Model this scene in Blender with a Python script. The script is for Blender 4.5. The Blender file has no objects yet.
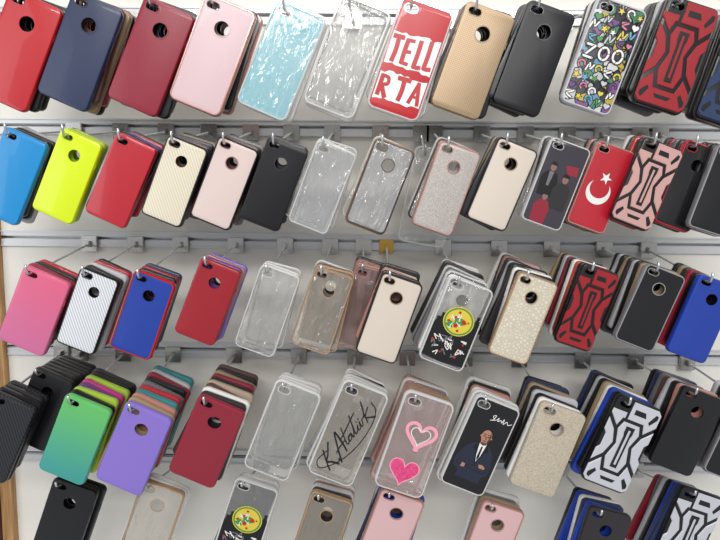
import bpy, bmesh, math, random
from mathutils import Vector, Matrix
from mathutils.geometry import tessellate_polygon
random.seed(7)
scene = bpy.context.scene
scene.view_settings.view_transform = 'Standard'
COL = scene.collection
MM = 0.001

# ------------------------------------------------------------ camera
F = 554.0
D = 0.95
cam_d = bpy.data.cameras.new("camera")
cam_d.sensor_width = 36.0
cam_d.lens = F / 720.0 * 36.0
cam_d.clip_start = 0.01
cam = bpy.data.objects.new("camera", cam_d)
COL.objects.link(cam)
CM = (Matrix.Translation((0, -D, 0)) @ Matrix.Rotation(math.radians(1.0), 4, 'Z')
      @ Matrix.Rotation(math.radians(84), 4, 'X') @ Matrix.Rotation(math.radians(0.6), 4, 'Z'))
cam.matrix_world = CM
scene.camera = cam
CR = CM.to_3x3()

def unproj(u, v, y):
    d = CR @ Vector(((u - 360) / F, -(v - 270) / F, -1))
    t = (y + D) / d.y
    return Vector((0, -D, 0)) + d * t, t

# ------------------------------------------------------------ materials
def lin(c):
    r = []
    for x in c:
        x = x / 255.0
        r.append(x / 12.92 if x <= 0.04045 else ((x + 0.055) / 1.055) ** 2.4)
    return tuple(r) + (1.0,)

MATS = {}
def newmat(key):
    m = bpy.data.materials.new(key)
    m.use_nodes = True
    nt = m.node_tree
    b = nt.nodes['Principled BSDF']
    MATS[key] = m
    return m, nt, b

def N(nt, typ, **kw):
    n = nt.nodes.new(typ)
    for k, v in kw.items():
        setattr(n, k, v)
    return n

def plain(key, c, rough=0.38, metal=0.0, coat=0.0, grain=0.0):
    if key in MATS: return MATS[key]
    m, nt, b = newmat(key)
    b.inputs['Base Color'].default_value = lin(c)
    b.inputs['Roughness'].default_value = rough
    b.inputs['Metallic'].default_value = metal
    b.inputs['Coat Weight'].default_value = coat
    tc = N(nt, 'ShaderNodeTexCoord')
    no = N(nt, 'ShaderNodeTexNoise'); no.inputs['Scale'].default_value = 900
    nt.links.new(tc.outputs['Object'], no.inputs['Vector'])
    bp = N(nt, 'ShaderNodeBump'); bp.inputs['Strength'].default_value = 0.06 + grain
    bp.inputs['Distance'].default_value = 0.0005
    nt.links.new(no.outputs['Fac'], bp.inputs['Height'])
    nt.links.new(bp.outputs['Normal'], b.inputs['Normal'])
    return m

def ramp2(nt, fac, c1, c2, p1=0.0, p2=1.0, const=False):
    r = N(nt, 'ShaderNodeValToRGB')
    r.color_ramp.elements[0].position = p1
    r.color_ramp.elements[1].position = p2
    r.color_ramp.elements[0].color = lin(c1)
    r.color_ramp.elements[1].color = lin(c2)
    if const: r.color_ramp.interpolation = 'CONSTANT'
    nt.links.new(fac, r.inputs['Fac'])
    return r

def carbon(key, c1, c2, rough=0.35):
    m, nt, b = newmat(key)
    tc = N(nt, 'ShaderNodeTexCoord')
    mp = N(nt, 'ShaderNodeMapping'); mp.inputs['Rotation'].default_value = (0, math.radians(38), 0)
    nt.links.new(tc.outputs['Object'], mp.inputs['Vector'])
    w = N(nt, 'ShaderNodeTexWave'); w.bands_direction = 'X'; w.inputs['Scale'].default_value = 72
    w2 = N(nt, 'ShaderNodeTexWave'); w2.bands_direction = 'Z'; w2.inputs['Scale'].default_value = 130
    nt.links.new(mp.outputs['Vector'], w.inputs['Vector'])
    nt.links.new(tc.outputs['Object'], w2.inputs['Vector'])
    mul = N(nt, 'ShaderNodeMath', operation='MULTIPLY_ADD'); mul.inputs[1].default_value = 0.88
    nt.links.new(w.outputs['Fac'], mul.inputs[0])
    mul2 = N(nt, 'ShaderNodeMath', operation='MULTIPLY'); mul2.inputs[1].default_value = 0.12
    nt.links.new(w2.outputs['Fac'], mul2.inputs[0]); nt.links.new(mul2.outputs[0], mul.inputs[2])
    r = ramp2(nt, mul.outputs[0], c1, c2, 0.2, 0.8)
    nt.links.new(r.outputs['Color'], b.inputs['Base Color'])
    b.inputs['Roughness'].default_value = rough
    return m

def glitter(key, c1, c2, scale=700, metal=0.4):
    m, nt, b = newmat(key)
    tc = N(nt, 'ShaderNodeTexCoord')
    v = N(nt, 'ShaderNodeTexVoronoi'); v.inputs['Scale'].default_value = scale
    nt.links.new(tc.outputs['Object'], v.inputs['Vector'])
    s = N(nt, 'ShaderNodeSeparateColor')
    nt.links.new(v.outputs['Color'], s.inputs[0])
    r = ramp2(nt, s.outputs[0], c1, c2, 0.1, 0.9)
    nt.links.new(r.outputs['Color'], b.inputs['Base Color'])
    b.inputs['Metallic'].default_value = metal
    b.inputs['Roughness'].default_value = 0.35
    return m

def crinkle(key, c1, c2):
    m, nt, b = newmat(key)
    tc = N(nt, 'ShaderNodeTexCoord')
    v = N(nt, 'ShaderNodeTexVoronoi', feature='DISTANCE_TO_EDGE'); v.inputs['Scale'].default_value = 190
    nt.links.new(tc.outputs['Object'], v.inputs['Vector'])
    r = ramp2(nt, v.outputs['Distance'], c1, c2, 0.0, 0.35)
    nt.links.new(r.outputs['Color'], b.inputs['Base Color'])
    bp = N(nt, 'ShaderNodeBump'); bp.inputs['Strength'].default_value = 0.5; bp.inputs['Distance'].default_value = 0.001
    nt.links.new(v.outputs['Distance'], bp.inputs['Height']); nt.links.new(bp.outputs['Normal'], b.inputs['Normal'])
    b.inputs['Roughness'].default_value = 0.3
    return m

def dotted(key, c1, c2, scale=420):
    m, nt, b = newmat(key)
    tc = N(nt, 'ShaderNodeTexCoord')
    v = N(nt, 'ShaderNodeTexVoronoi'); v.inputs['Scale'].default_value = scale
    v.inputs['Randomness'].default_value = 0.0
    nt.links.new(tc.outputs['Object'], v.inputs['Vector'])
    r = ramp2(nt, v.outputs['Distance'], c2, c1, 0.28, 0.36)
    nt.links.new(r.outputs['Color'], b.inputs['Base Color'])
    b.inputs['Metallic'].default_value = 0.3
    b.inputs['Roughness'].default_value = 0.35
    return m

def clear(key, c, alpha, rough=0.05, bump=0.8, edge=0.45, ior=1.75):
    m, nt, b = newmat(key)
    b.inputs['Base Color'].default_value = lin(c)
    b.inputs['Roughness'].default_value = rough
    b.inputs['IOR'].default_value = 1.6
    tc = N(nt, 'ShaderNodeTexCoord')
    no = N(nt, 'ShaderNodeTexNoise'); no.inputs['Scale'].default_value = 34
    no.inputs['Detail'].default_value = 2.5; no.inputs['Distortion'].default_value = 1.5
    mp = N(nt, 'ShaderNodeMapping'); mp.inputs['Rotation'].default_value = (0, 0.9, 0); mp.inputs['Scale'].default_value = (1.8, 1, 0.45)
    nt.links.new(tc.outputs['Object'], mp.inputs['Vector'])
    nt.links.new(mp.outputs['Vector'], no.inputs['Vector'])
    bp = N(nt, 'ShaderNodeBump'); bp.inputs['Strength'].default_value = bump
    bp.inputs['Distance'].default_value = 0.016
    nt.links.new(no.outputs['Fac'], bp.inputs['Height'])
    gl = N(nt, 'ShaderNodeBsdfGlossy'); gl.inputs['Roughness'].default_value = rough
    gl.inputs['Color'].default_value = (1, 1, 1, 1)
    nt.links.new(bp.outputs['Normal'], gl.inputs['Normal'])
    lw = N(nt, 'ShaderNodeLayerWeight'); lw.inputs['Blend'].default_value = 0.35
    mr = N(nt, 'ShaderNodeMapRange')
    mr.inputs['To Min'].default_value = alpha; mr.inputs['To Max'].default_value = min(1, alpha + edge)
    nt.links.new(lw.outputs['Facing'], mr.inputs['Value'])
    nt.links.new(mr.outputs['Result'], b.inputs['Alpha'])
    fr = N(nt, 'ShaderNodeFresnel'); fr.inputs['IOR'].default_value = ior
    nt.links.new(bp.outputs['Normal'], fr.inputs['Normal'])
    mx = N(nt, 'ShaderNodeMixShader')
    out = nt.nodes['Material Output']
    nt.links.new(fr.outputs[0], mx.inputs[0]); nt.links.new(b.outputs[0], mx.inputs[1]); nt.links.new(gl.outputs[0], mx.inputs[2])
    nt.links.new(mx.outputs[0], out.inputs['Surface'])
    return m

def gradient(key, ctop, cbot):
    m, nt, b = newmat(key)
    tc = N(nt, 'ShaderNodeTexCoord')
    s = N(nt, 'ShaderNodeSeparateXYZ'); nt.links.new(tc.outputs['Object'], s.inputs[0])
    mr = N(nt, 'ShaderNodeMapRange'); mr.inputs['From Min'].default_value = -0.13; mr.inputs['From Max'].default_value = 0.01
    nt.links.new(s.outputs['Z'], mr.inputs['Value'])
    r = ramp2(nt, mr.outputs['Result'], cbot, ctop, 0.1, 0.9)
    nt.links.new(r.outputs['Color'], b.inputs['Base Color'])
    b.inputs['Roughness'].default_value = 0.3
    b.inputs['Coat Weight'].default_value = 0.3
    return m

def sticker(key):
    m, nt, b = newmat(key)
    tc = N(nt, 'ShaderNodeTexCoord')
    no = N(nt, 'ShaderNodeTexNoise'); no.inputs['Scale'].default_value = 90
    nt.links.new(tc.outputs['Object'], no.inputs['Vector'])
    mx = N(nt, 'ShaderNodeMix', data_type='VECTOR'); mx.inputs['Factor'].default_value = 0.012
    nt.links.new(tc.outputs['Object'], mx.inputs['A']); nt.links.new(no.outputs['Color'], mx.inputs['B'])
    scale, edge = 85, 0.05
    cols = [(70, 125, 88), (180, 180, 182), (42, 44, 52), (180, 160, 70), (126, 84, 130), (200, 200, 198), (96, 140, 165), (60, 62, 70)]
    v = N(nt, 'ShaderNodeTexVoronoi'); v.inputs['Scale'].default_value = scale
    nt.links.new(mx.outputs['Result'], v.inputs['Vector'])
    ve = N(nt, 'ShaderNodeTexVoronoi', feature='DISTANCE_TO_EDGE'); ve.inputs['Scale'].default_value = scale
    nt.links.new(mx.outputs['Result'], ve.inputs['Vector'])
    s = N(nt, 'ShaderNodeSeparateColor'); nt.links.new(v.outputs['Color'], s.inputs[0])
    r = N(nt, 'ShaderNodeValToRGB'); r.color_ramp.interpolation = 'CONSTANT'
    el = r.color_ramp.elements
    el[0].color = lin(cols[0]); el[1].position = 1.0 / len(cols); el[1].color = lin(cols[1])
    for i in range(2, len(cols)):
        e = el.new(i / len(cols)); e.color = lin(cols[i])
    nt.links.new(s.outputs[0], r.inputs['Fac'])
    r2 = ramp2(nt, ve.outputs['Distance'], (10, 10, 12), (255, 255, 255), edge, edge + 0.03)
    mm = N(nt, 'ShaderNodeMix', data_type='RGBA', blend_type='MULTIPLY'); mm.inputs['Factor'].default_value = 1
    nt.links.new(r.outputs['Color'], mm.inputs['A']); nt.links.new(r2.outputs['Color'], mm.inputs['B'])
    nt.links.new(mm.outputs['Result'], b.inputs['Base Color'])
    b.inputs['Roughness'].default_value = 0.3
    return m

P = {
 'red': (180, 20, 30), 'red2': (178, 26, 42), 'navy': (38, 48, 80), 'crimson': (136, 28, 48), 'rose': (208, 180, 184),
 'gold': (158, 134, 104), 'black': (16, 16, 19), 'dark': (40, 35, 38), 'blue': (10, 134, 198), 'yellow': (208, 228, 0),
 'lightpink': (212, 192, 186), 'hotpink': (222, 66, 122), 'silver': (186, 186, 190), 'royal': (26, 58, 152),
 'brown': (88, 56, 50), 'tan': (178, 158, 138), 'white': (228, 226, 222), 'lavender': (132, 110, 196), 'lime': (160, 194, 60),
 'magenta': (184, 58, 126), 'teal': (50, 130, 135), 'grey': (108, 106, 110), 'orange': (194, 66, 50), 'beige': (208, 196, 182),
 'purple': (100, 56, 124), 'rosegold': (180, 124, 112), 'skin': (170, 122, 98), 'skindim': (130, 98, 88), 'green': (60, 140, 66),
 'sun': (214, 190, 60), 'ink': (8, 8, 10), 'blush': (210, 172, 172), 'suit': (30, 34, 54), 'heartpink': (236, 158, 176), 'deepred': (150, 22, 36),
 'artgrey': (84, 86, 92), 'letterred': (176, 18, 30), 'cyan': (90, 160, 190), 'pinkish': (205, 110, 150),
}
for k, c in P.items():
    plain(k, c, 0.32, 0.0, 0.35 if k in ('red', 'blue', 'yellow', 'red2', 'letterred') else 0.1)
plain('silver_metal', (175, 175, 178), 0.35, 0.7)
plain('hook_steel', (205, 205, 207), 0.22, 0.8)
plain('bracket_steel', (184, 182, 178), 0.22, 0.8)
plain('bracket_gold', (190, 150, 70), 0.2, 0.9)
plain('gold_metal', (200, 168, 134), 0.25, 0.6)
plain('dark_metal', (92, 80, 78), 0.3, 0.5)
plain('rose_metal', (205, 158, 148), 0.25, 0.6)
plain('armour_red', (150, 30, 38), 0.35, 0.1)
plain('armour_silver', (196, 198, 204), 0.35, 0.15)
plain('armour_rose', (200, 156, 150), 0.35, 0.15)
plain('armour_navy', (45, 60, 95), 0.35, 0.2)
carbon('carbon_cream', (206, 196, 172), (224, 215, 194))
carbon('carbon_silver', (182, 184, 190), (226, 228, 232))
carbon('carbon_black', (18, 18, 22), (46, 48, 54))
glitter('glitter_taupe', (150, 142, 136), (198, 190, 184), 1400, 0.1)
glitter('glitter_gold', (166, 154, 134), (204, 194, 174), 1300, 0.1)
crinkle('glitter_cream', (190, 180, 160), (218, 210, 194))
glitter('glitter_pink', (200, 44, 104), (240, 96, 150), 900, 0.1)
dotted('dotted_gold', (166, 142, 112), (124, 98, 76))
dotted('dotted_black', (26, 26, 30), (8, 8, 10))
clear('clear', (222, 223, 218), 0.14)
clear('clear_grey', (190, 193, 197), 0.3)
clear('clear_aqua', (140, 196, 208), 0.74, 0.08, 0.4)
clear('clear_warm', (220, 208, 190), 0.22)
clear('clear_pink', (236, 208, 204), 0.22)
clear('clear_edge', (238, 238, 236), 0.6, 0.06, 0.0, 0.4)
plain('photo_dark', (54, 50, 58), 0.2, 0, 0.5)
gradient('gradient_green', (96, 184, 100), (58, 152, 144))
gradient('gradient_pink', (214, 96, 130), (198, 104, 146))
sticker('sticker_print')

# ------------------------------------------------------------ mesh helpers
def rrect(w, h, r, inset=0.0, n=6, bump=0.0):
    hw, hh = w / 2 - inset, h / 2 - inset
    rr = max(r - inset, 0.8)
    pts = []
    for cx, cy, a0 in ((hw - rr, hh - rr, 0), (-hw + rr, hh - rr, 90), (-hw + rr, -hh + rr, 180), (hw - rr, -hh + rr, 270)):
        for i in range(n + 1):
            a = math.radians(a0 + 90 * i / n)
            pts.append((cx + (rr + bump) * math.cos(a), cy + (rr + bump) * math.sin(a)))
    return pts

def circ(cx, cy, r, n=24):
    return [(cx + r * math.cos(2 * math.pi * i / n), cy + r * math.sin(2 * math.pi * i / n)) for i in range(n)]

def pill(cx, cy, r, hl, n=8):
    pts = []
    for i in range(n + 1):
        a = math.radians(-90 + 180 * i / n); pts.append((cx + hl + r * math.cos(a), cy + r * math.sin(a)))
    for i in range(n + 1):
        a = math.radians(90 + 180 * i / n); pts.append((cx - hl + r * math.cos(a), cy + r * math.sin(a)))
    return pts

HX, HZ = -20.0, 59.5   # lens opening, in mm from the centre of the case

def finish(name, V, Fc, mat, smooth=True, ang=35, bevel=0.0):
    me = bpy.data.meshes.new(name)
    me.from_pydata([((x - HX) * MM, y * MM, (z - HZ) * MM) for x, y, z in V], [], Fc)
    bm = bmesh.new(); bm.from_mesh(me)
    bmesh.ops.recalc_face_normals(bm, faces=bm.faces)
    if bevel:
        bmesh.ops.dissolve_limit(bm, angle_limit=0.01, verts=bm.verts, edges=bm.edges)
        ed = [e for e in bm.edges if len(e.link_faces) == 2 and e.calc_face_angle(0) > 1.0 and abs(e.verts[0].co.y - e.verts[1].co.y) < 1e-6]
        bmesh.ops.bevel(bm, geom=ed, offset=bevel * MM, segments=1, affect='EDGES')
    bm.to_mesh(me); bm.free()
    if smooth:
        for p in me.polygons: p.use_smooth = True
        me.set_sharp_from_angle(angle=math.radians(ang))
    me.materials.append(MATS[mat])
    return me

def ringfaces(a, b, n):
    return [(a + i, a + (i + 1) % n, b + (i + 1) % n, b + i) for i in range(n)]

def box(V, Fc, x0, x1, y0, y1, z0, z1):
    s = len(V)
    for x in (x0, x1):
        for y in (y0, y1):
            for z in (z0, z1):
                V.append((x, y, z))
    Fc += [(s, s + 1, s + 3, s + 2), (s + 4, s + 6, s + 7, s + 5), (s, s + 4, s + 5, s + 1), (s + 2, s + 3, s + 7, s + 6), (s, s + 2, s + 6, s + 4), (s + 1, s + 5, s + 7, s + 3)]

W0, H0, R0 = 70.0, 142.0, 8.5
def shell_mesh(mat, hole, is_clear, bump=0.0):
    V, Fc = [], []
    prof = [(3.0, -9.0), (1.2, -8.5), (0.2, -7.0), (0.0, -5.0), (0.0, -1.0), (0.5, 0.0), (1.8, 0.0)]
    if not is_clear: prof.append((1.8, -7.4))
    starts = []
    for ins, y in prof:
        starts.append(len(V))
        for x, z in rrect(W0, H0, R0, ins, 6, bump): V.append((x, y, z))
    n = len(rrect(W0, H0, R0))
    for a, b in zip(starts, starts[1:]): Fc += ringfaces(a, b, n)
    holes = [pill(HX, HZ, 4.6, 4.2)]
    if hole: holes.append(circ(0, 36, 9.8))
    def cap(y, ring_start):
        idx = list(range(ring_start, ring_start + n))
        loops = [[Vector((V[i][0], V[i][2], 0)) for i in idx]]
        hs = []
        for h in holes:
            s = len(V); hs.append(s)
            for x, z in h: V.append((x, y, z)); idx.append(len(V) - 1)
            loops.append([Vector((x, z, 0)) for x, z in h])
        for t in tessellate_polygon(loops): Fc.append(tuple(idx[k] for k in t))
        return hs
    h1 = cap(-9.0, starts[0])
    if not is_clear:
        h2 = cap(-7.4, starts[-1])
        for a, b, h in zip(h1, h2, holes): Fc += ringfaces(a, b, len(h))
    box(V, Fc, -W0 / 2 - 0.5 , -W0 / 2 + 0.3, -5.5, -3, 30, 38)
    box(V, Fc, -W0 / 2 - 0.5 , -W0 / 2 + 0.3, -5.5, -3, 18, 26)
    box(V, Fc, W0 / 2 - 0.3, W0 / 2 + 0.5, -5.5, -3, 28, 38)
    return finish("shell", V, Fc, mat)

def frame_mesh(mat, wide=2.4, bump=0.0):
    V, Fc = [], []
    prof = [(wide, -8.9), (wide, -9.7), (1.0, -9.7), (-0.3, -8.2), (-0.7, -6.0), (-0.7, -1.5), (-0.3, -0.3), (0.2, -0.3)]
    st_ = []
    for ins, y in prof:
        st_.append(len(V))
        for x, z in rrect(W0, H0, R0 + 0.5, ins, 6, bump): V.append((x, y, z))
    n = len(rrect(W0, H0, R0))
    for a, b in zip(st_, st_[1:]): Fc += ringfaces(a, b, n)
    return finish("bumper_frame", V, Fc, mat)

def ring_mesh(mat, outline0, outline1, name, y=-9.5):
    V, Fc = [], []
    n = len(outline0)
    for o, yy in ((outline0, -8.9), (outline0, y), (outline1, y), (outline1, -8.9)):
        for x, z in o: V.append((x, yy, z))
    for k in range(3): Fc += ringfaces(k * n, k * n + n, n)
    return finish(name, V, Fc, mat)

def plates(name, polys, mat, y0=-8.9, y1=-10.0, bevel=0.7):
    V, Fc = [], []
    for pts in polys:
        n = len(pts); s = len(V)
        for x, z in pts: V.append((x, y0, z))
        for x, z in pts: V.append((x, y1, z))
        Fc += ringfaces(s, s + n, n)
        for t in tessellate_polygon([[Vector((x, z, 0)) for x, z in pts]]):
            Fc.append(tuple(s + n + k for k in t))
    return finish(name, V, Fc, mat, smooth=False, bevel=bevel)

def flat(name, polys, mat, y=-9.2):
    """printed ink: top surface only, each stroke a hair above the one before"""
    V, Fc = [], []
    for i, pts in enumerate(polys):
        s = len(V)
        yy = y - 0.005 * (i % 17)
        for x, z in pts: V.append((x, yy, z))
        for t in tessellate_polygon([[Vector((x, z, 0)) for x, z in pts]]):
            a, b, c = (pts[k] for k in t)
            cr = (b[0] - a[0]) * (c[1] - a[1]) - (b[1] - a[1]) * (c[0] - a[0])
            t = tuple(s + k for k in t)
            Fc.append(t if cr > 0 else t[::-1])
    me = bpy.data.meshes.new(name)
    me.from_pydata([((x - HX) * MM, yy * MM, (z - HZ) * MM) for x, yy, z in V], [], Fc)
    me.materials.append(MATS[mat])
    return me

def strokes(pts, wd):
    P_ = []
    m = len(pts)
    for i in range(m - 1):
        p0 = pts[max(i - 1, 0)]; p1 = pts[i]; p2 = pts[i + 1]; p3 = pts[min(i + 2, m - 1)]
        for k in range(6):
            t = k / 6.0
            P_.append(tuple(0.5 * ((2 * p1[j]) + (-p0[j] + p2[j]) * t + (2 * p0[j] - 5 * p1[j] + 4 * p2[j] - p3[j]) * t * t + (-p0[j] + 3 * p1[j] - 3 * p2[j] + p3[j]) * t ** 3) for j in (0, 1)))
    P_.append(pts[-1])
    out = []
    for a, b in zip(P_, P_[1:]):
        dx, dz = b[0] - a[0], b[1] - a[1]
        l = math.hypot(dx, dz)
        if l < 1e-5: continue
        ex, ez = dx / l * wd * 0.3, dz / l * wd * 0.3
        nx, nz = -dz / l * wd / 2, dx / l * wd / 2
        out.append([(a[0] - ex - nx, a[1] - ez - nz), (b[0] + ex - nx, b[1] + ez - nz), (b[0] + ex + nx, b[1] + ez + nz), (a[0] - ex + nx, a[1] - ez + nz)])
    return out

def outline(pts, wd):
    n = len(pts); out = []
    ins = []
    for i in range(n):
        a = pts[i - 1]; c = pts[(i + 1) % n]
        dx, dz = c[0] - a[0], c[1] - a[1]; l = math.hypot(dx, dz) or 1
        ins.append((pts[i][0] - dz / l * wd, pts[i][1] + dx / l * wd))
    for i in range(n):
        j = (i + 1) % n
        out.append([pts[i], pts[j], ins[j], ins[i]])
    return out

def mirror(p): return [(-x, z) for x, z in p]

def heart(cx, cz, s):
    out = []
    for i in range(36):
        t = -2 * math.pi * i / 36
        out.append((cx + s * math.sin(t) ** 3, cz + s * (13 * math.cos(t) - 5 * math.cos(2 * t) - 2 * math.cos(3 * t) - math.cos(4 * t)) / 16))
    return out

def star(cx, cz, r, rot=0):
    return [(cx + (r if i % 2 == 0 else r * 0.4) * math.sin(rot + math.pi * i / 5), cz + (r if i % 2 == 0 else r * 0.4) * math.cos(rot + math.pi * i / 5)) for i in range(10)]

def crescent(cx, cz, r):
    pts = []
    a0 = math.radians(42)
    for i in range(25):
        a = math.radians(90) + a0 + (2 * math.pi - 2 * a0) * i / 24
        pts.append((cx + r * math.cos(a), cz + r * math.sin(a)))
    ex, ez = pts[-1]
    r2 = r * 0.8
    hx = abs(ex - cx)
    oz = ez - math.sqrt(max(r2 * r2 - hx * hx, 0))
    b0 = math.atan2(ez - oz, ex - cx)
    b1 = math.pi - b0
    for i in range(1, 24):
        a = b0 - (2 * math.pi - (b1 - b0)) * i / 24
        pts.append((cx + r2 * math.cos(a), oz + r2 * math.sin(a)))
    return pts

# printed / raised parts ----------------------------------------
def parts_armour(col):
    centre = [(-12, 35), (12, 35), (16.5, 22), (10, 0), (16.5, -24), (11, -42), (-11, -42), (-16.5, -24), (-10, 0), (-16.5, 22)]
    tr = [(-9, 68), (29, 68), (34.5, 62), (34.5, 42), (20.5, 26), (16, 40), (-9, 40)]
    tl = [(-34.5, 49), (-34.5, 42), (-20.5, 26), (-16, 40), (-13, 40), (-13, 49)]
    bt = [(-34.5, -62), (-29, -68), (29, -68), (34.5, -62), (34.5, -44), (20.5, -28), (15, -47), (-15, -47), (-20.5, -28), (-34.5, -44)]
    side = [(34.5, 34), (21.5, 19), (15, 0), (21.5, -21), (34.5, -36), (34.5, -17), (30, -11), (30, 9), (34.5, 15)]
    pr = []
    for nm, p in (("armour_centre", centre), ("armour_cap", tr), ("armour_corner", tl), ("armour_cap", bt), ("armour_side", side), ("armour_side", mirror(side))):
        pr.append((nm, plates(nm, [p], col, -8.8, -10.6, 0.9), None))
    tri = [(20, 46), (23, 42), (31, 54), (31, 60), (27, 61)]
    low = [(20, -50), (23, -46), (31, -55), (31, -60), (27, -63)]
    for p in (tri, low, mirror(low), [(-12, -54), (12, -54), (9, -59), (-9, -59)], [(-4, 58), (12, 58), (15, 50), (-4, 50)]):
        pr.append(("grip_inset", plates("grip_inset", [p], 'black', -10.4, -10.9, 0.25), "black angular grip inset"))
    pr.append(("kickstand", plates("kickstand", [[(-6.5, 30), (6.5, 30), (6.5, 20), (5, 14), (5, -36), (-5, -36), (-5, 14), (-6.5, 20)]], 'black', -10.4, -11.6, 0.5), "black fold-out kickstand"))
    pr.append(("kickstand_rib", plates("kickstand_rib", [[(-1.6, 25), (1.6, 25), (1.6, -31), (-1.6, -31)]], col, -11.5, -12.2, 0.3), None))
    return pr

def parts_flag():
    return [("crescent_print", flat("crescent_print", [crescent(-2, -8, 21)], 'white'), "white crescent print"),
            ("star_print", flat("star_print", [star(2, 17, 10.5, 0.3)], 'white'), "white five-pointed star print")]

def rough(x0, x1, zt, zb, rnd, a=3.0, dz=0):
    n = 13; p = []
    for i in range(n): p.append((x0 + (x1 - x0) * i / (n - 1), zb + dz * i / n + rnd.uniform(-a, a)))
    for i in range(n): p.append((x1 - (x1 - x0) * i / (n - 1), zt + dz * (n - i) / n + rnd.uniform(-a, a)))
    return p

def parts_redtext():
    rnd = random.Random(11)
    wh = [rough(-32, 32, 29, -13, rnd, 2.2, 2), rough(-32, 32, -23, -58, rnd, 2.2, 2)]
    w = 6.0
    T = lambda x, z, h, b=7: strokes([(x - b, z + h), (x, z + h + 0.6), (x + b, z + h + 1)], w) + strokes([(x, z + h), (x + 1.0, z + h / 2), (x, z)], w)
    L = lambda x, z, h: strokes([(x, z + h + 2), (x + 0.4, z + h / 2), (x, z)], w) + strokes([(x, z), (x + 4, z), (x + 8, z + 1)], w - 0.6)
    E = lambda x, z, h: strokes([(x, z + h), (x - 0.4, z + h / 2), (x, z)], w) + strokes([(x, z + h), (x + 8, z + h + 1)], 4.5) + strokes([(x, z + h / 2), (x + 7, z + h / 2 + 1)], 4.5) + strokes([(x, z), (x + 8, z)], 4.5)
    R = lambda x, z, h: strokes([(x, z), (x, z + h)], w) + strokes([(x, z + h), (x + 8, z + h - 1), (x + 9, z + h * .65), (x, z + h * .5)], 4.5) + strokes([(x + 2, z + h * .5), (x + 10, z - 1)], w)
    A_ = lambda x, z, h: strokes([(x - 6, z - 1), (x, z + h)], 5) + strokes([(x, z + h), (x + 6, z - 1)], 5) + strokes([(x - 3.5, z + h * .3), (x + 3.5, z + h * .3)], 3.6)
    ps = [("white_print", flat("white_print", wh, 'white', -9.12), "white brushed print bands")]
    for g in (T(-23, -8, 30, 6), E(-10, -7, 29), L(7, -7, 30), L(20.5, -5, 31), R(-27, -53, 24), T(2, -52, 26, 7.5), A_(22, -50, 25)):
        ps.append(("letter", flat("letter", g, 'letterred', -9.3), "red brushed letter"))
    return ps

def parts_sticker():
    rnd = random.Random(21); ps = []
    g = strokes
    Z = lambda x, z, s, w: g([(x, z + s), (x + s * .7, z + s)], w) + g([(x + s * .7, z + s), (x, z)], w) + g([(x, z), (x + s * .75, z)], w)
    O = lambda x, z, s, w: strokes([(x + s * .4 + s * .4 * math.cos(a), z + s * .5 + s * .5 * math.sin(a)) for a in [i * math.pi / 4 for i in range(9)]], w)
    y = [-9.1]
    def put(fn, col, nm):
        for w, c in ((5.6, 'ink'), (2.8, col)):
            y[0] -= 0.008
            ps.append((nm, flat(nm, fn(w), c, y[0]), None))
    cols = ['white', 'sun', 'cyan', 'green', 'silver', 'purple', 'pinkish', 'white', 'sun']
    k = 0
    for r_ in range(10):
        for c_ in range(5):
            cx = -26 + c_ * 13 + rnd.uniform(-2, 2); cz = -59 + r_ * 13.2 + rnd.uniform(-2, 2)
            if cx < -4 and cz > 46: continue
            if -12 < cz < 14: continue
            typ = rnd.randrange(5); s = rnd.uniform(4, 5.5)
            if typ == 0: f = lambda w: strokes([(cx + s * math.cos(a), cz + s * math.sin(a)) for a in [i * math.pi / 3 for i in range(5)]], w * .75)
            elif typ == 1: pts = [(cx - s, cz - s), (cx - s * .4, cz + s), (cx + s * .2, cz - s * .4), (cx + s, cz + s)]; f = lambda w: strokes(pts, w * .75)
            elif typ == 2: pts = [(cx - s, cz + s * .6), (cx + s, cz + s), (cx - s * .6, cz - s * .2), (cx + s, cz - s)]; f = lambda w: strokes(pts, w * .75)
            elif typ == 3: f = lambda w: [heart(cx, cz, s * (1.25 if w > 4 else 0.9))]
            else: f = lambda w: [star(cx, cz, s * (1.5 if w > 4 else 1.0), 0.3)]
            put(f, cols[k % len(cols)], "doodle_print"); k += 1
    put(lambda w: Z(-27, -7, 16, w), 'white', "letter")
    put(lambda w: O(-8, -5, 16, w), 'white', "letter")
    put(lambda w: O(11, -3, 16, w), 'white', "letter")
    return ps

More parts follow.
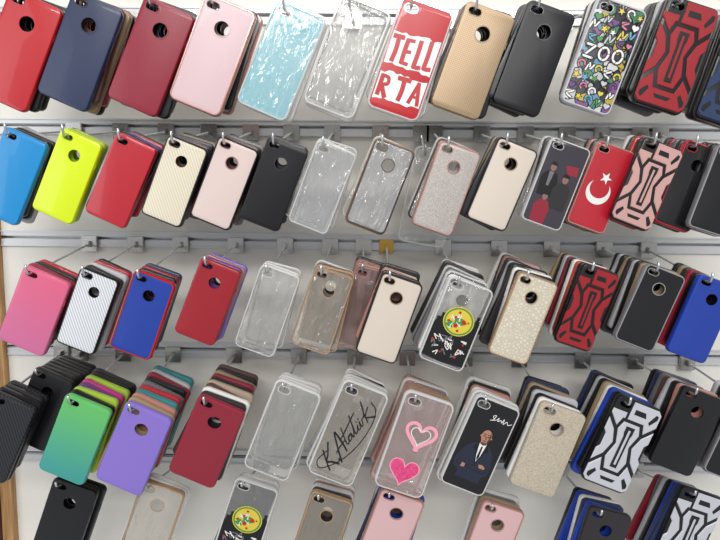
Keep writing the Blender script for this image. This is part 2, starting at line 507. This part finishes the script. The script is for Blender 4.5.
def parts_signature():
    L = []
    L += strokes([(2, -4), (6, 10), (13, 28)], 3.0)
    L += strokes([(28, 30), (16, 17), (7, 10), (14, 2), (22, -10)], 3.0)
    L += [circ(27, -5, 2.0, 10)]
    L += strokes([(28, -12), (37, 10), (48, 32), (49, 12), (47, -6)], 3.2)
    L += strokes([(30, 6), (40, 8), (54, 8)], 2.2)
    L += strokes([(62, 28), (57, 12), (55, 1), (59, 0), (64, 6), (70, 8), (63, 7), (62, 0), (68, 2), (71, 8), (71, 0), (75, 3), (80, 12), (86, 31), (80, 10), (78, 0), (83, 1)], 2.2)
    L += strokes([(48, 15), (66, 19), (96, 27)], 2.2)
    L += strokes([(83, 1), (89, 8), (86, 1), (90, 0), (95, 9), (94, 0), (98, 1), (101, 8), (106, 8)], 2.0)
    L += [circ(90, 13, 1.5, 8), circ(96, 14, 1.5, 8)]
    L += strokes([(106, 8), (112, 16), (117, 30), (110, 12), (107, -4)], 2.4)
    L += strokes([(122, 14), (109, 6), (114, 0), (124, -8)], 2.4)
    a = math.radians(73); c, s = math.cos(a), math.sin(a); k = 0.84
    # forward slant of the handwriting
    L = [[(u + 0.25 * v, v) for u, v in q] for q in L]
    out = [[(-8 + k * (u * c - v * s), -58 + k * (u * s + v * c)) for u, v in q] for q in L]
    sw = strokes([(-20, -34), (-28, -52), (-18, -60), (6, -38), (22, -6), (28, 26), (25, 46), (14, 54)], 1.5)
    return [("signature_print", flat("signature_print", out + sw, 'ink', -9.3), "black handwritten signature")]

def parts_hearts():
    return [("heart_outline_print", flat("heart_outline_print", outline(heart(4, 16, 24), 5.0), 'heartpink', -9.3), "pale pink outlined heart"),
            ("heart_outline_print", flat("heart_outline_print", outline(heart(4, 15, 15), 1.4), 'white', -9.3), "small white outlined heart"),
            ("glitter_heart_print", flat("glitter_heart_print", [heart(-2, -40, 21)], 'glitter_pink', -9.3), "solid pink glitter heart"),
            ("heart_outline_print", flat("heart_outline_print", outline(heart(-2, -40, 22.5), 1.6), 'heartpink', -9.45), "pale pink heart border")]

def parts_portrait():
    q = lambda pts: [(1 + (x - 2) * 1.0, -8 + (z + 8) * 1.0) for x, z in pts]
    head = [(4 + (7.8 - 1.4 * max(0, -math.sin(a))) * math.cos(a), 17 + (10 if math.sin(a) > 0 else 12) * math.sin(a)) for a in [2 * math.pi * i / 28 for i in range(28)]]
    neck = [(-1, 12), (9, 12), (9, 2), (-1, 2)]
    ears = [circ(-3.8, 16, 1.7, 8), circ(11.8, 16, 1.7, 8)]
    suit = [(-3, 5), (-13, 1), (-20, -8), (-27, -26), (-26, -38), (-16, -44), (-17, -54), (21, -54), (21, -44), (28, -38), (29, -26), (24, -8), (18, 1), (11, 5), (4, -2)]
    lap = [(-3, 5), (-8, -4), (-3, -8), (2, -24), (4, -28), (6, -24), (11, -8), (16, -4), (11, 5), (4, -12)]
    arms = strokes([(-20, -26), (-22, -35), (-8, -33), (10, -28), (16, -27)], 0.8) + strokes([(22, -26), (24, -36), (10, -37), (-8, -35)], 0.8)
    shirt = [(-1.5, 5), (9.5, 5), (7, -14), (4, -24), (1, -14)]
    hand = [(10, -26), (16, -25), (21, -28), (20, -31), (12, -31)]
    hand2 = [(-14, -31), (-9, -32), (-9, -37), (-15, -38)]
    tie = [(3, 1), (5.4, 1), (6, -16), (4.2, -22), (2.4, -16)]
    feat = [[(-0.6, 17.6), (2.6, 17.8), (2.6, 16.4), (-0.6, 16.2)], [(5.4, 17.8), (8.6, 17.6), (8.6, 16.2), (5.4, 16.4)], [(1.6, 10.4), (6.4, 10.4), (5.6, 9.4), (2.4, 9.4)], [(-1.2, 20.2), (3, 20.8), (3, 19.8), (-1.2, 19.2)], [(5, 20.8), (9.2, 20.2), (9.2, 19.2), (5, 19.8)]]
    shade = [[(8.5, 25), (11.6, 18), (10.4, 11), (6.5, 6), (8.2, 12), (8.9, 18)], [(3.4, 16.5), (4.6, 16.5), (5.8, 12.6), (3.4, 12.4)], [(-1, 5), (0, 4), (4, 2.6), (8, 4), (9, 5), (7, 7.4), (1, 7.4)]]
    sig = strokes([(2, 50), (0, 53), (4, 55), (2, 48), (-2, 46), (6, 49), (9, 53), (9, 48), (13, 51), (15, 48), (17, 54), (18, 47), (22, 52), (25, 48), (30, 51)], 1.0)
    return [("suit_print", flat("suit_print", [q(suit)], 'suit', -9.12), "dark suit in the portrait print"),
            ("lapel_print", flat("lapel_print", [q(lap)] + [q(e) for e in arms], 'ink', -9.18), "black lapels and sleeve folds in the print"),
            ("face_print", flat("face_print", [q(neck)] + [q(e) for e in ears] + [q(head)], 'skin', -9.3), "face in the portrait print"),
            ("face_shade_print", flat("face_shade_print", [q(e) for e in shade], 'brown', -9.38), "shaded side of the printed face"),
            ("hand_print", flat("hand_print", [q(hand)], 'skin', -9.42), "hand in the portrait print"),
            ("hand_print", flat("hand_print", [q(hand2)], 'skin', -9.42), "hand in the portrait print"),
            ("shirt_print", flat("shirt_print", [q(shirt)], 'white', -9.35), "white shirt in the portrait print"),
            ("script_print", flat("script_print", [[(x, z - 4) for x, z in p] for p in sig], 'white', -9.4), "small white script"),
            ("tie_print", flat("tie_print", [q(tie)] + [q(f) for f in feat], 'ink', -9.45), "dark tie and facial features print")]

def parts_emblem():
    rnd = random.Random(3)
    figs = []
    for i in range(11):
        x = -29 + i * 5.8; h = rnd.uniform(-2, 24)
        figs.append([(x - 4, -66 + abs(x) * .1), (x + 4, -66 + abs(x) * .1), (x + 4.5, h - 12), (x + 2.5, h - 6), (x + 2.5, h), (x - 2.5, h), (x - 2.5, h - 6), (x - 4.5, h - 12)])
    def spots(n, z0, z1, r0, r1): return [circ(rnd.uniform(-26, 26), rnd.uniform(z0, z1), rnd.uniform(r0, r1), 7) for _ in range(n)]
    def squig(n, w, z0=-56, z1=-22, xr=24):
        o = []
        for _ in range(n):
            x, z = rnd.uniform(-xr, xr), rnd.uniform(z0, z1)
            o += strokes([(x + rnd.uniform(-5, 5), z + rnd.uniform(-6, 6)) for _ in range(4)], w)
        return o
    R_ = lambda r, n, s, o=0.2: [circ(2 + r * math.cos(a + o), 6 + r * math.sin(a + o), s * rnd.uniform(.8, 1.2), 7) for a in [i * 2 * math.pi / n for i in range(n)]]
    return [("backdrop_print", flat("backdrop_print", [[(-32, -66), (32, -66), (32, -10), (24, 10), (-20, 14), (-32, -6)]], 'artgrey', -9.06), "grey backdrop print"),
            ("crowd_print", flat("crowd_print", figs, 'ink', -9.09), "black figures print"),
            ("collage_print", flat("collage_print", squig(12, 1.4), 'white', -9.20), "white collage scribbles"),
            ("collage_print", flat("collage_print", squig(9, 1.6), 'grey', -9.23), "grey collage scribbles"),
            ("collage_print", flat("collage_print", spots(5, -58, -20, 1.2, 2.2), 'red', -9.32), "red collage speckles"),
            ("emblem_print", flat("emblem_print", [circ(2, 6, 24, 28)], 'sun', -9.42), "round yellow emblem print"),
            ("emblem_ring_print", flat("emblem_ring_print", outline(circ(2, 6, 22.5, 28), 2.5), 'green', -9.53), "green emblem ring"),
            ("emblem_leaf_print", flat("emblem_leaf_print", squig(8, 3.2, -4, 16, 11), 'green', -9.64), "green leafy strokes of the emblem"),
            ("emblem_bloom_print", flat("emblem_bloom_print", R_(8, 3, 3.2) + R_(15, 4, 2.0), 'red', -9.76), "red blooms of the emblem"),
            ("emblem_detail_print", flat("emblem_detail_print", squig(5, 1.2, -6, 18, 12), 'white', -9.88), "white detail strokes of the emblem")]

def parts_photo():
    fig = lambda x, z, s: ([(x + s * u, z + s * v) for u, v in [(-10, -30), (-12, -6), (-7, 2), (-3, 4), (3, 4), (8, 2), (12, -8), (11, -30)]], [(x + s * 4 * math.cos(t), z + s * (9 + 5.4 * math.sin(t))) for t in [i * math.pi / 8 for i in range(16)]], [(x + s * (4.8 * math.cos(t)), z + s * (11.5 + 5.0 * math.sin(t))) for t in [i * math.pi / 8 for i in range(9)]])
    A1 = fig(-14, 14, 1.25); A2 = fig(12, 0, 1.3); A3 = fig(-10, -34, 1.15)
    ps = [("figure_print", flat("figure_print", [A1[0]], 'ink', -9.12), "dark clothed figure print"),
            ("figure_print", flat("figure_print", [A2[0]], 'dark', -9.18), "dark clothed figure print"),
            ("figure_print", flat("figure_print", [A3[0]], 'crimson', -9.25), "dark red clothed figure print"),
            ("accent_print", flat("accent_print", [[(4, 34), (26, 38), (28, 22), (12, 20)]], 'crimson', -9.25), "dark red accent print"),
            ("shirt_print", flat("shirt_print", [[(-18, 18), (-10, 18), (-12, -6), (-16, -6)]], 'grey', -9.27), "grey shirt print")]
    for A_ in (A1, A2, A3):
        ps.append(("face_print", flat("face_print", [A_[1]], 'skindim', -9.36), "dim face print"))
        ps.append(("hair_print", flat("hair_print", [A_[2]], 'ink', -9.42), "dark hair print"))
    return ps

ST = {}
def st(key, mat, hole, frame, extra, label, is_clear=False):
    ST[key] = dict(mat=mat, hole=hole, frame=frame, extra=extra, label=label, clear=is_clear, meshes=None)
st('red', 'red', True, None, None, "glossy red plastic phone case")
st('redp', 'red2', False, None, None, "bright red phone case without logo opening")
st('deepred', 'deepred', True, None, None, "deep red plastic phone case")
st('navy', 'navy', True, None, None, "matte navy blue phone case")
st('crimson', 'crimson', True, None, None, "matte crimson phone case")
st('rose', 'rose', True, 'rose_metal', None, "pale rose phone case with thin metallic rim")
st('aqua', 'clear_aqua', False, 'clear_edge', None, "glossy translucent aqua phone case", True)
st('clear', 'clear', False, 'clear_edge', None, "clear transparent phone case", True)
st('cleargrey', 'clear_grey', False, 'clear_edge', None, "smoky translucent silicone phone case", True)
st('clearrose', 'clear_grey', True, 'dark_metal', None, "translucent phone case with dark metallic bumper", True)
st('cleargold', 'clear_warm', True, 'gold_metal', None, "translucent phone case with gold bumper", True)
st('clearpink', 'clear_pink', False, 'rose_metal', None, "clear pink phone case with metallic rim", True)
st('redtext', 'red', False, 'clear_edge', parts_redtext, "red phone case with white print and bold lettering")
st('goldmesh', 'dotted_gold', True, None, None, "gold phone case with fine perforated texture")
st('black', 'black', True, None, None, "matte black phone case")
st('blackmesh', 'dotted_black', True, None, None, "black phone case with perforated texture")
st('sticker', 'sticker_print', False, 'silver', parts_sticker, "phone case covered in colourful sticker print")
st('armred', 'black', False, None, lambda: parts_armour('armour_red'), "black armoured phone case with red plates and kickstand")
st('armsilver', 'black', False, None, lambda: parts_armour('armour_silver'), "black armoured phone case with silver plates and kickstand")
st('armrose', 'black', False, None, lambda: parts_armour('armour_rose'), "black armoured phone case with rose plates and kickstand")
st('armnavy', 'black', False, None, lambda: parts_armour('armour_navy'), "black armoured phone case with navy plates")
st('blue', 'blue', False, None, None, "glossy sky blue phone case")
st('royal', 'royal', True, 'red', None, "royal blue phone case with red rim")
st('royalp', 'royal', True, None, None, "royal blue phone case")
st('yellow', 'yellow', True, None, None, "neon yellow phone case")
st('creamc', 'carbon_cream', True, 'dark', None, "cream carbon-weave phone case with dark rim")
st('pinkblk', 'lightpink', True, 'black', None, "pale pink phone case with black bumper")
st('glitrose', 'glitter_taupe', True, 'rose_metal', None, "taupe glitter phone case with rose metallic rim")
st('beige', 'beige', True, 'dark', None, "beige phone case with dark bumper rim")
st('photo', 'photo_dark', False, 'clear_edge', parts_photo, "dark phone case with photographic figure print", False)
st('flag', 'red2', False, 'rose_metal', parts_flag, "red phone case with white crescent and star")
st('blkred', 'black', True, 'red2', None, "black phone case with red bumper rim")
st('blksil', 'black', True, 'silver_metal', None, "black phone case with silver bumper frame")
st('pink', 'gradient_pink', False, None, None, "hot pink soft phone case")
st('silcarb', 'carbon_silver', True, 'black', None, "silver carbon-weave phone case with black bumper")
st('emblem', 'clear', False, 'clear_edge', parts_emblem, "clear phone case with round colourful emblem print", True)
st('glitcream', 'glitter_cream', True, 'gold_metal', None, "cream textured phone case with gold rim")
st('glitgold', 'glitter_gold', True, None, None, "gold glitter phone case")
st('carbblk', 'carbon_black', False, None, None, "black carbon-weave phone case")
st('green', 'gradient_green', False, None, None, "translucent green to teal phone case")
st('lavender', 'lavender', True, None, None, "lavender purple phone case")
st('signature', 'clear_warm', False, 'clear_edge', parts_signature, "clear phone case with black handwritten signature", True)
st('hearts', 'clear_pink', False, 'clear_edge', parts_hearts, "clear phone case with pink heart prints", True)
st('portrait', 'black', False, 'clear_edge', parts_portrait, "black phone case with suited man portrait print")
st('rosep', 'blush', True, 'rose_metal', None, "blush pink phone case")
for c in ('dark', 'gold', 'silver', 'brown', 'tan', 'white', 'lime', 'magenta', 'teal', 'grey', 'orange', 'purple', 'rosegold'):
    nm = {'dark': 'dark charcoal', 'rosegold': 'rose gold', 'lime': 'lime green', 'silver': 'silver grey'}.get(c, c)
    st(c, c, True, None, None, nm + " plastic phone case")

BUMP = {'signature': 1.6, 'hearts': 1.6, 'clear': 1.5, 'redtext': 1.0, 'aqua': 0.8, 'emblem': 0.8}
RIM = {'rose': 'rose', 'goldmesh': 'gold', 'navy': 'navy', 'crimson': 'crimson', 'beige': 'gold_metal', 'pinkblk': 'rose_metal', 'glitrose': 'rose_metal',
       'glitgold': 'gold_metal', 'glitcream': 'gold_metal', 'blackmesh': 'dark', 'clearrose': 'dark_metal', 'cleargold': 'gold_metal', 'blksil': 'silver_metal', 'royal': 'royal', 'rosep': 'rose_metal'}
def style_meshes(k):
    s = ST[k]
    if s['meshes'] is None:
        bmp = BUMP.get(k, 0.0)
        sh = shell_mesh(s['mat'], s['hole'], s['clear'], bmp)
        ch = []
        if s['frame']: ch.append(("bumper_frame", frame_mesh(s['frame'], 2.3, bmp), None))
        if k in RIM:
            ch.append(("logo_rim", ring_mesh(RIM[k], circ(0, 36, 9.8), circ(0, 36, 11.2), "logo_rim"), None))
        if s['frame'] or k in RIM:
            ch.append(("lens_rim", ring_mesh(RIM.get(k, s['frame']), pill(HX, HZ, 4.6, 4.2), pill(HX, HZ, 5.7, 4.2), "lens_rim"), None))
        if s['extra']: ch += s['extra']()
        s['meshes'] = (sh, ch)
    return s['meshes']

def add_case(k, loc, ang, sx, sz, pitch, label, front):
    sh, ch = style_meshes(k)
    ob = bpy.data.objects.new("phone_case", sh); COL.objects.link(ob)
    ob.location = loc; ob.rotation_mode = 'XYZ'
    ob.rotation_euler = (0, ang, 0)
    ob.scale = (sx, 1, sz)
    ob["label"] = label; ob["category"] = "phone case"
    ob["group"] = "phone cases hanging on slatwall hooks"
    for nm, me, lb in ch:
        if not front and nm != 'bumper_frame': continue
        c = bpy.data.objects.new(nm, me); COL.objects.link(c); c.parent = ob
        if lb: c["label"] = lb
    return ob

# ------------------------------------------------------------ slatwall
RAILPX = [16, 128, 241, 351, 458]
RZ = [unproj(360, v, 0)[0].z for v in RAILPX]
RZ.insert(0, RZ[0] + 0.2)
RZ.append(RZ[-1] - 0.185)
xl = unproj(19, 540, 0)[0].x
xr = 0.95
m, nt, b = newmat('wall_laminate')
tc = N(nt, 'ShaderNodeTexCoord'); no = N(nt, 'ShaderNodeTexNoise'); no.inputs['Scale'].default_value = 6
nt.links.new(tc.outputs['Object'], no.inputs['Vector'])
r = ramp2(nt, no.outputs['Fac'], (226, 222, 213), (233, 230, 222), 0.3, 0.7)
nt.links.new(r.outputs['Color'], b.inputs['Base Color']); b.inputs['Roughness'].default_value = 0.45
plain('aluminium', (206, 207, 208), 0.28, 0.25)
m, nt, b = newmat('wood')
tc = N(nt, 'ShaderNodeTexCoord'); mp = N(nt, 'ShaderNodeMapping'); mp.inputs['Scale'].default_value = (60, 60, 4)
no = N(nt, 'ShaderNodeTexNoise'); no.inputs['Scale'].default_value = 3
nt.links.new(tc.outputs['Object'], mp.inputs['Vector']); nt.links.new(mp.outputs['Vector'], no.inputs['Vector'])
r = ramp2(nt, no.outputs['Fac'], (150, 108, 66), (196, 156, 106), 0.3, 0.7)
nt.links.new(r.outputs['Color'], b.inputs['Base Color'])

def simple_obj(name, boxes, mat, bevel=0.0):
    V, Fc = [], []
    for bx in boxes: box(V, Fc, *bx)
    me = bpy.data.meshes.new(name); me.from_pydata(V, [], Fc)
    bm = bmesh.new(); bm.from_mesh(me); bmesh.ops.recalc_face_normals(bm, faces=bm.faces)
    if bevel: bmesh.ops.bevel(bm, geom=list(bm.edges), offset=bevel, segments=2, affect='EDGES')
    bm.to_mesh(me); bm.free()
    me.materials.append(MATS[mat])
    ob = bpy.data.objects.new(name, me); COL.objects.link(ob)
    return ob

G = 0.003
bxs = [(xl, xr, 0.014, 0.03, RZ[-1] - 0.1, RZ[0] + 0.1)]
zs = [RZ[0] + 0.1] + RZ + [RZ[-1] - 0.1]
for i in range(len(zs) - 1):
    top = zs[i] - (G if i > 0 else 0); bot = zs[i + 1] + (G if i < len(zs) - 2 else 0)
    bxs.append((xl, xr, 0.0, 0.0141, bot, top))
w = simple_obj("wall_back", bxs, 'wall_laminate')
w["kind"] = "structure"; w["label"] = "cream laminated slatwall panel with horizontal grooves"
for i, z in enumerate(RZ):
    t = simple_obj("trim_%d" % (i + 1), [
        (xl + 0.001, xr, -0.003, 0.0005, z + G, z + G + 0.008), (xl + 0.001, xr, -0.0045, -0.0025, z + G + 0.0065, z + G + 0.009),
        (xl + 0.001, xr, -0.003, 0.0005, z - G - 0.011, z - G), (xl + 0.001, xr, -0.0045, -0.0025, z - G - 0.012, z - G - 0.0095),
        (xl + 0.001, xr, 0.0005, 0.0125, z + G - 0.0012, z + G), (xl + 0.001, xr, 0.0005, 0.0125, z - G, z - G + 0.0012),
        (xl + 0.001, xr, 0.0118, 0.0135, z - G, z + G)], 'aluminium')
    t["kind"] = "structure"; t["label"] = "aluminium groove insert of the slatwall"
t = simple_obj("trim_8", [(xl - 0.022, xl, -0.012, 0.03, RZ[-1] - 0.1, RZ[0] + 0.1)], 'wood', 0.001)
t["kind"] = "structure"; t["label"] = "light wood edge board of the slatwall"
t = simple_obj("trim_9", [(xl - 0.08, xl - 0.0225, -0.03, 0.03, RZ[-1] - 0.1, RZ[0] + 0.1)], 'brown', 0.001)
t["kind"] = "structure"; t["label"] = "dark brown side board beside the slatwall"

# ------------------------------------------------------------ hooks
def tube(path, r, n=8):
    V, Fc = [], []
    for i, p in enumerate(path):
        a = path[max(i - 1, 0)]; c = path[min(i + 1, len(path) - 1)]
        d = (Vector(c) - Vector(a)).normalized()
        u = Vector((1, 0, 0)); v = d.cross(u).normalized()
        for k in range(n):
            t = 2 * math.pi * k / n
            V.append(tuple(Vector(p) + u * r * math.cos(t) + v * r * math.sin(t)))
    for i in range(len(path) - 1): Fc += ringfaces(i * n, i * n + n, n)
    Fc.append(tuple(range(n))); Fc.append(tuple(range(len(V) - n, len(V))))
    return V, Fc

def add_hook(x, rz, yf, zt, gold=False):
    e = bpy.data.objects.new("display_hook", None); COL.objects.link(e)
    e.empty_display_size = 0.01
    e.location = (x, -0.0045, rz)
    e["label"] = "steel hook with gold-coloured bracket on the slatwall" if gold else "steel slatwall hook with bracket and wire prong"
    e["category"] = "display hook"; e["group"] = "slatwall display hooks"
    me = bpy.data.meshes.new("bracket_plate"); V, Fc = [], []
    k = 0.95 if gold else 1.08
    box(V, Fc, -0.0125 * k, 0.0125 * k, -0.0050, -0.0005, -0.021 * k, 0.0035 * k)
    box(V, Fc, -0.0105, 0.0105, -0.0005, 0.012, 0.0, 0.002)
    box(V, Fc, -0.0035, 0.0035, -0.012, -0.0050, -0.0150, -0.0050)
    me.from_pydata(V, [], Fc)
    bm = bmesh.new(); bm.from_mesh(me); bmesh.ops.recalc_face_normals(bm, faces=bm.faces)
    bmesh.ops.bevel(bm, geom=list(bm.edges), offset=0.0009, segments=2, affect='EDGES'); bm.to_mesh(me); bm.free()
    me.materials.append(MATS['bracket_gold' if gold else 'bracket_steel'])
    o = bpy.data.objects.new("bracket_plate", me); COL.objects.link(o); o.parent = e
    dz = zt - rz; b0 = -0.010
    sl = (dz - b0) / abs(yf)
    pth = [(0, -0.003, b0), (0, yf + 0.0045, dz), (0, yf - 0.0085, dz + sl * 0.009), (0, yf - 0.0135, dz + sl * 0.012 + 0.0015), (0, yf - 0.0165, dz + 0.006), (0, yf - 0.0175, dz + 0.012)]
    V, Fc = tube(pth, 0.0018)
    me = bpy.data.meshes.new("wire_prong"); me.from_pydata(V, [], Fc)
    for p in me.polygons: p.use_smooth = True
    me.materials.append(MATS['hook_steel'])
    o = bpy.data.objects.new("wire_prong", me); COL.objects.link(o); o.parent = e

# ------------------------------------------------------------ stacks
A = 17
STACKS = [
 (1, 17, 50, 57, 110, A, 'red', 'black black navy black', -.165),
 (1, 79, 51, 54, 108, A, 'navy', 'brown gold crimson black tan', -.165),
 (1, 150, 56, 54, 108, A, 'crimson', 'black navy black red dark', -.165),
 (1, 212, 55, 55, 109, A, 'rose', 'gold black silver rose', -.165),
 (1, 281, 60, 53, 108, 19, 'aqua', 'clear clear', -.165),
 (1, 347, 57, 52, 109, A, 'clear', 'clear cleargrey', -.165),
 (1, 410, 59, 53, 111, 15, 'redtext', 'clear clear', -.165),
 (1, 473, 60, 52, 107, A, 'goldmesh', 'black brown black gold black', -.165),
 (1, 534, 58, 50, 106, A, 'blackmesh', 'black navy black dark', -.165),
 (1, 604, 56, 52, 107, 18, 'sticker', 'dark white black', -.165),
 (1, 676, 55, 53, 108, 18, 'armred', 'black silver armnavy black grey', -.170),
 (1, 738, 72, 50, 105, 18, 'armnavy', 'black dark grey black silver', -.155),
 (2, 10, 176, 46, 90, 17, 'blue', 'black black silver', -.165),
 (2, 66, 176, 44, 88, 17, 'yellow', 'lime yellow', -.165),
 (2, 120, 180, 44, 88, 18, 'redp', 'black royalp redp dark', -.165),
 (2, 174, 181, 43, 84, 17, 'creamc', 'brown navy black gold dark', -.165),
 (2, 224, 183, 43, 86, 17, 'pinkblk', 'brown black grey black', -.165),
 (2, 273, 184, 43, 87, 17, 'blackmesh', 'black dark black', -.165),
 (2, 322, 187, 42, 86, 18, 'cleargrey', 'clear clear', -.165),
 (2, 380, 186, 42, 88, 18, 'clearrose', 'cleargold clear', -.165),
 (2, 446, 188, 43, 88, 17, 'glitrose', 'glitrose clearrose clear', -.165),
 (2, 430, 196, 46, 94, 8, 'clear', '', -.07),  # clear case mesh standing in for a hanging blister pack
 (2, 502, 184, 43, 86, 19, 'beige', 'black gold black', -.165),
 (2, 556, 184, 42, 86, 18, 'photo', 'grey dark cleargrey', -.165),
 (2, 601, 187, 41, 86, 18, 'flag', 'black rosegold black', -.150),
 (2, 647, 184, 42, 87, 21, 'armrose', 'black red dark white', -.165),
 (2, 688, 186, 39, 86, 20, 'blkred', 'black grey redp black silver', -.152),
 (2, 722, 190, 40, 86, 18, 'blksil', 'black dark black silver', -.172),
 (3, 33, 311, 50, 82, 17, 'pink', 'crimson black redp', -.165),
 (3, 87, 311, 41, 82, 16, 'silcarb', 'black silver redp black', -.165),
 (3, 142, 315, 43, 84, 15, 'royal', 'black crimson navy', -.165),
 (3, 207, 302, 43, 82, 16, 'deepred', 'purple rosegold lavender', -.165),
 (3, 267, 311, 40, 86, 15, 'clear', 'clear clear', -.160),
 (3, 322, 311, 41, 83, 15, 'cleargold', 'cleargold brown clear', -.165),
 (3, 389, 318, 43, 86, 16, 'beige', 'black rosegold beige black', -.165),
 (3, 364, 309, 40, 84, 12, 'clearpink', 'rosegold clearpink black', -.098),
 (3, 456, 324, 46, 88, 18, 'emblem', 'white clear grey cleargrey black dark white', -.165),
 (3, 523, 318, 42, 88, 18, 'glitcream', 'black white dark beige silver black rose dark white', -.165),
 (3, 587, 308, 38, 84, 18, 'armred', 'black orange white black crimson silver black gold', -.165),
 (3, 650, 308, 42, 82, 20, 'blksil', 'gold black silver dark gold black silver black', -.165),
 (3, 703, 319, 42, 84, 20, 'royalp', 'black crimson dark gold black', -.165),
 (4, -2, 438, 46, 88, 18, 'carbblk', 'black dark carbblk', -.165),
 (4, 40, 410, 42, 80, 18, 'black', 'black dark black black dark black', -.118),
 (4, 74, 440, 49, 86, 17, 'green', 'black lime purple magenta lime black dark', -.165),
 (4, 133, 449, 50, 89, 18, 'lavender', 'gold rosegold teal redp grey black crimson silver teal', -.165),
 (4, 206, 442, 50, 88, 18, 'crimson', 'dark white brown tan black crimson gold black brown', -.165),
 (4, 282, 431, 46, 96, 18, 'clear', 'clear clear cleargrey', -.165),
 (4, 348, 434, 46, 102, 18, 'signature', 'clear clear black cleargrey white', -.165),
 (4, 414, 445, 49, 102, 16, 'hearts', 'clearpink cleargold rosep clear rosep', -.165),
 (4, 480, 446, 47, 98, 19, 'portrait', 'clear white rosegold black clear', -.165),
 (4, 548, 450, 48, 92, 18, 'glitgold', 'white black silver dark gold navy black', -.165),
 (4, 622, 445, 48, 95, 21, 'armsilver', 'black royalp white gold black silver black navy', -.165),
 (4, 688, 432, 46, 86, 21, 'black', 'rosegold black silver brown grey navy black', -.165),
 (4, 742, 440, 46, 86, 21, 'blksil', 'black grey black silver', -.150),
 (5, 63, 523, 46, 84, 14, 'black', 'black black', -.14),
 (5, 151, 525, 45, 84, 14, 'cleargold', 'clear clear', -.14),
 (5, 245, 523, 44, 84, 14, 'emblem', 'photo clear', -.14),
 (5, 320, 536, 44, 86, 14, 'cleargold', 'dark clear rosegold clear', -.15),
 (5, 389, 533, 46, 84, 16, 'rosep', 'royalp navy clear crimson', -.15),
 (5, 490, 545, 44, 86, 16, 'rosep', 'gold grey clear', -.15),
 (5, 599, 551, 44, 86, 14, 'dark', 'royalp navy white royalp black', -.16),
 (5, 688, 533, 46, 88, 18, 'armsilver', 'navy royalp black silver grey crimson', -.16),
]
PITCH = 0.0118
for row, cx, cy, wpx, hpx, ang, front, backs, yf in STACKS:
    th = math.radians(ang + 3.2 + 3.2 * (360 - cx) / 300.0 + random.uniform(-0.8, 0.8))
    c, t = unproj(cx, cy, yf - 0.009)
    sx = wpx * t / F / 0.070; sz = hpx * t / F / 0.142
    R = Matrix.Rotation(th, 3, 'Y')
    off = R @ Vector((HX * MM * sx, 0, HZ * MM * sz))
    hz = c + off; hz.y = yf
    rz = RZ[row]
    zt = hz.z + 0.0025
    bz = rz - 0.010
    add_hook(hz.x, rz, yf, zt, gold=(row == 3 and cx == 389))
    seq = [front] + backs.split()
    nmax = int((abs(yf) - 0.022) / PITCH)
    for i, k in enumerate(seq[:nmax + 1]):
        y = yf + i * PITCH
        f_ = (y - 0.004) / yf
        z = bz + (zt - bz) * max(0, f_) - 0.0025
        a = th if i == 0 else th + math.radians(random.uniform(-5, 5))
        lab = ST[k]['label'] + (" at the front of a hook" if i == 0 else " hanging within a hook stack")
        if len(lab.split()) > 12: lab = ST[k]['label']
        q = 1.0 if i == 0 else random.uniform(0.92, 1.04)
        add_case(k, (hz.x, y, z), a, sx * q, sz * q, 0, lab, i == 0)

# ------------------------------------------------------------ light
world = bpy.data.worlds.new("world"); scene.world = world; world.use_nodes = True
bg = world.node_tree.nodes['Background']
bg.inputs[0].default_value = (0.95, 0.97, 1.0, 1); bg.inputs[1].default_value = 0.54
def area(name, loc, rot, sx, sy, e, col=(1, 1, 1)):
    l = bpy.data.lights.new(name, 'AREA'); l.shape = 'RECTANGLE'; l.size = sx; l.size_y = sy; l.energy = e; l.color = col
    o = bpy.data.objects.new(name, l); COL.objects.link(o); o.location = loc; o.rotation_euler = rot
area("front_fill_lamp", (-0.1, -0.9, 1.5), (math.radians(30), 0, 0), 1.8, 0.2, 7, (1, 0.98, 0.95))
area("front_fill_lamp", (0.2, -2.0, 1.6), (math.radians(52), 0, 0), 2.4, 0.15, 18, (1, 0.98, 0.96))
area("front_fill_lamp", (0.0, -3.4, 1.5), (math.radians(66), 0, 0), 3.0, 0.25, 58, (1, 0.98, 0.96))  # added frontal fill from behind the camera, brightens the dark lower rows
area("left_area_light", (-2.2, -2.0, 0.4), (math.radians(85), 0, math.radians(-48)), 1.2, 1.4, 10, (0.93, 0.97, 1))  # soft, slightly cool area light from the left
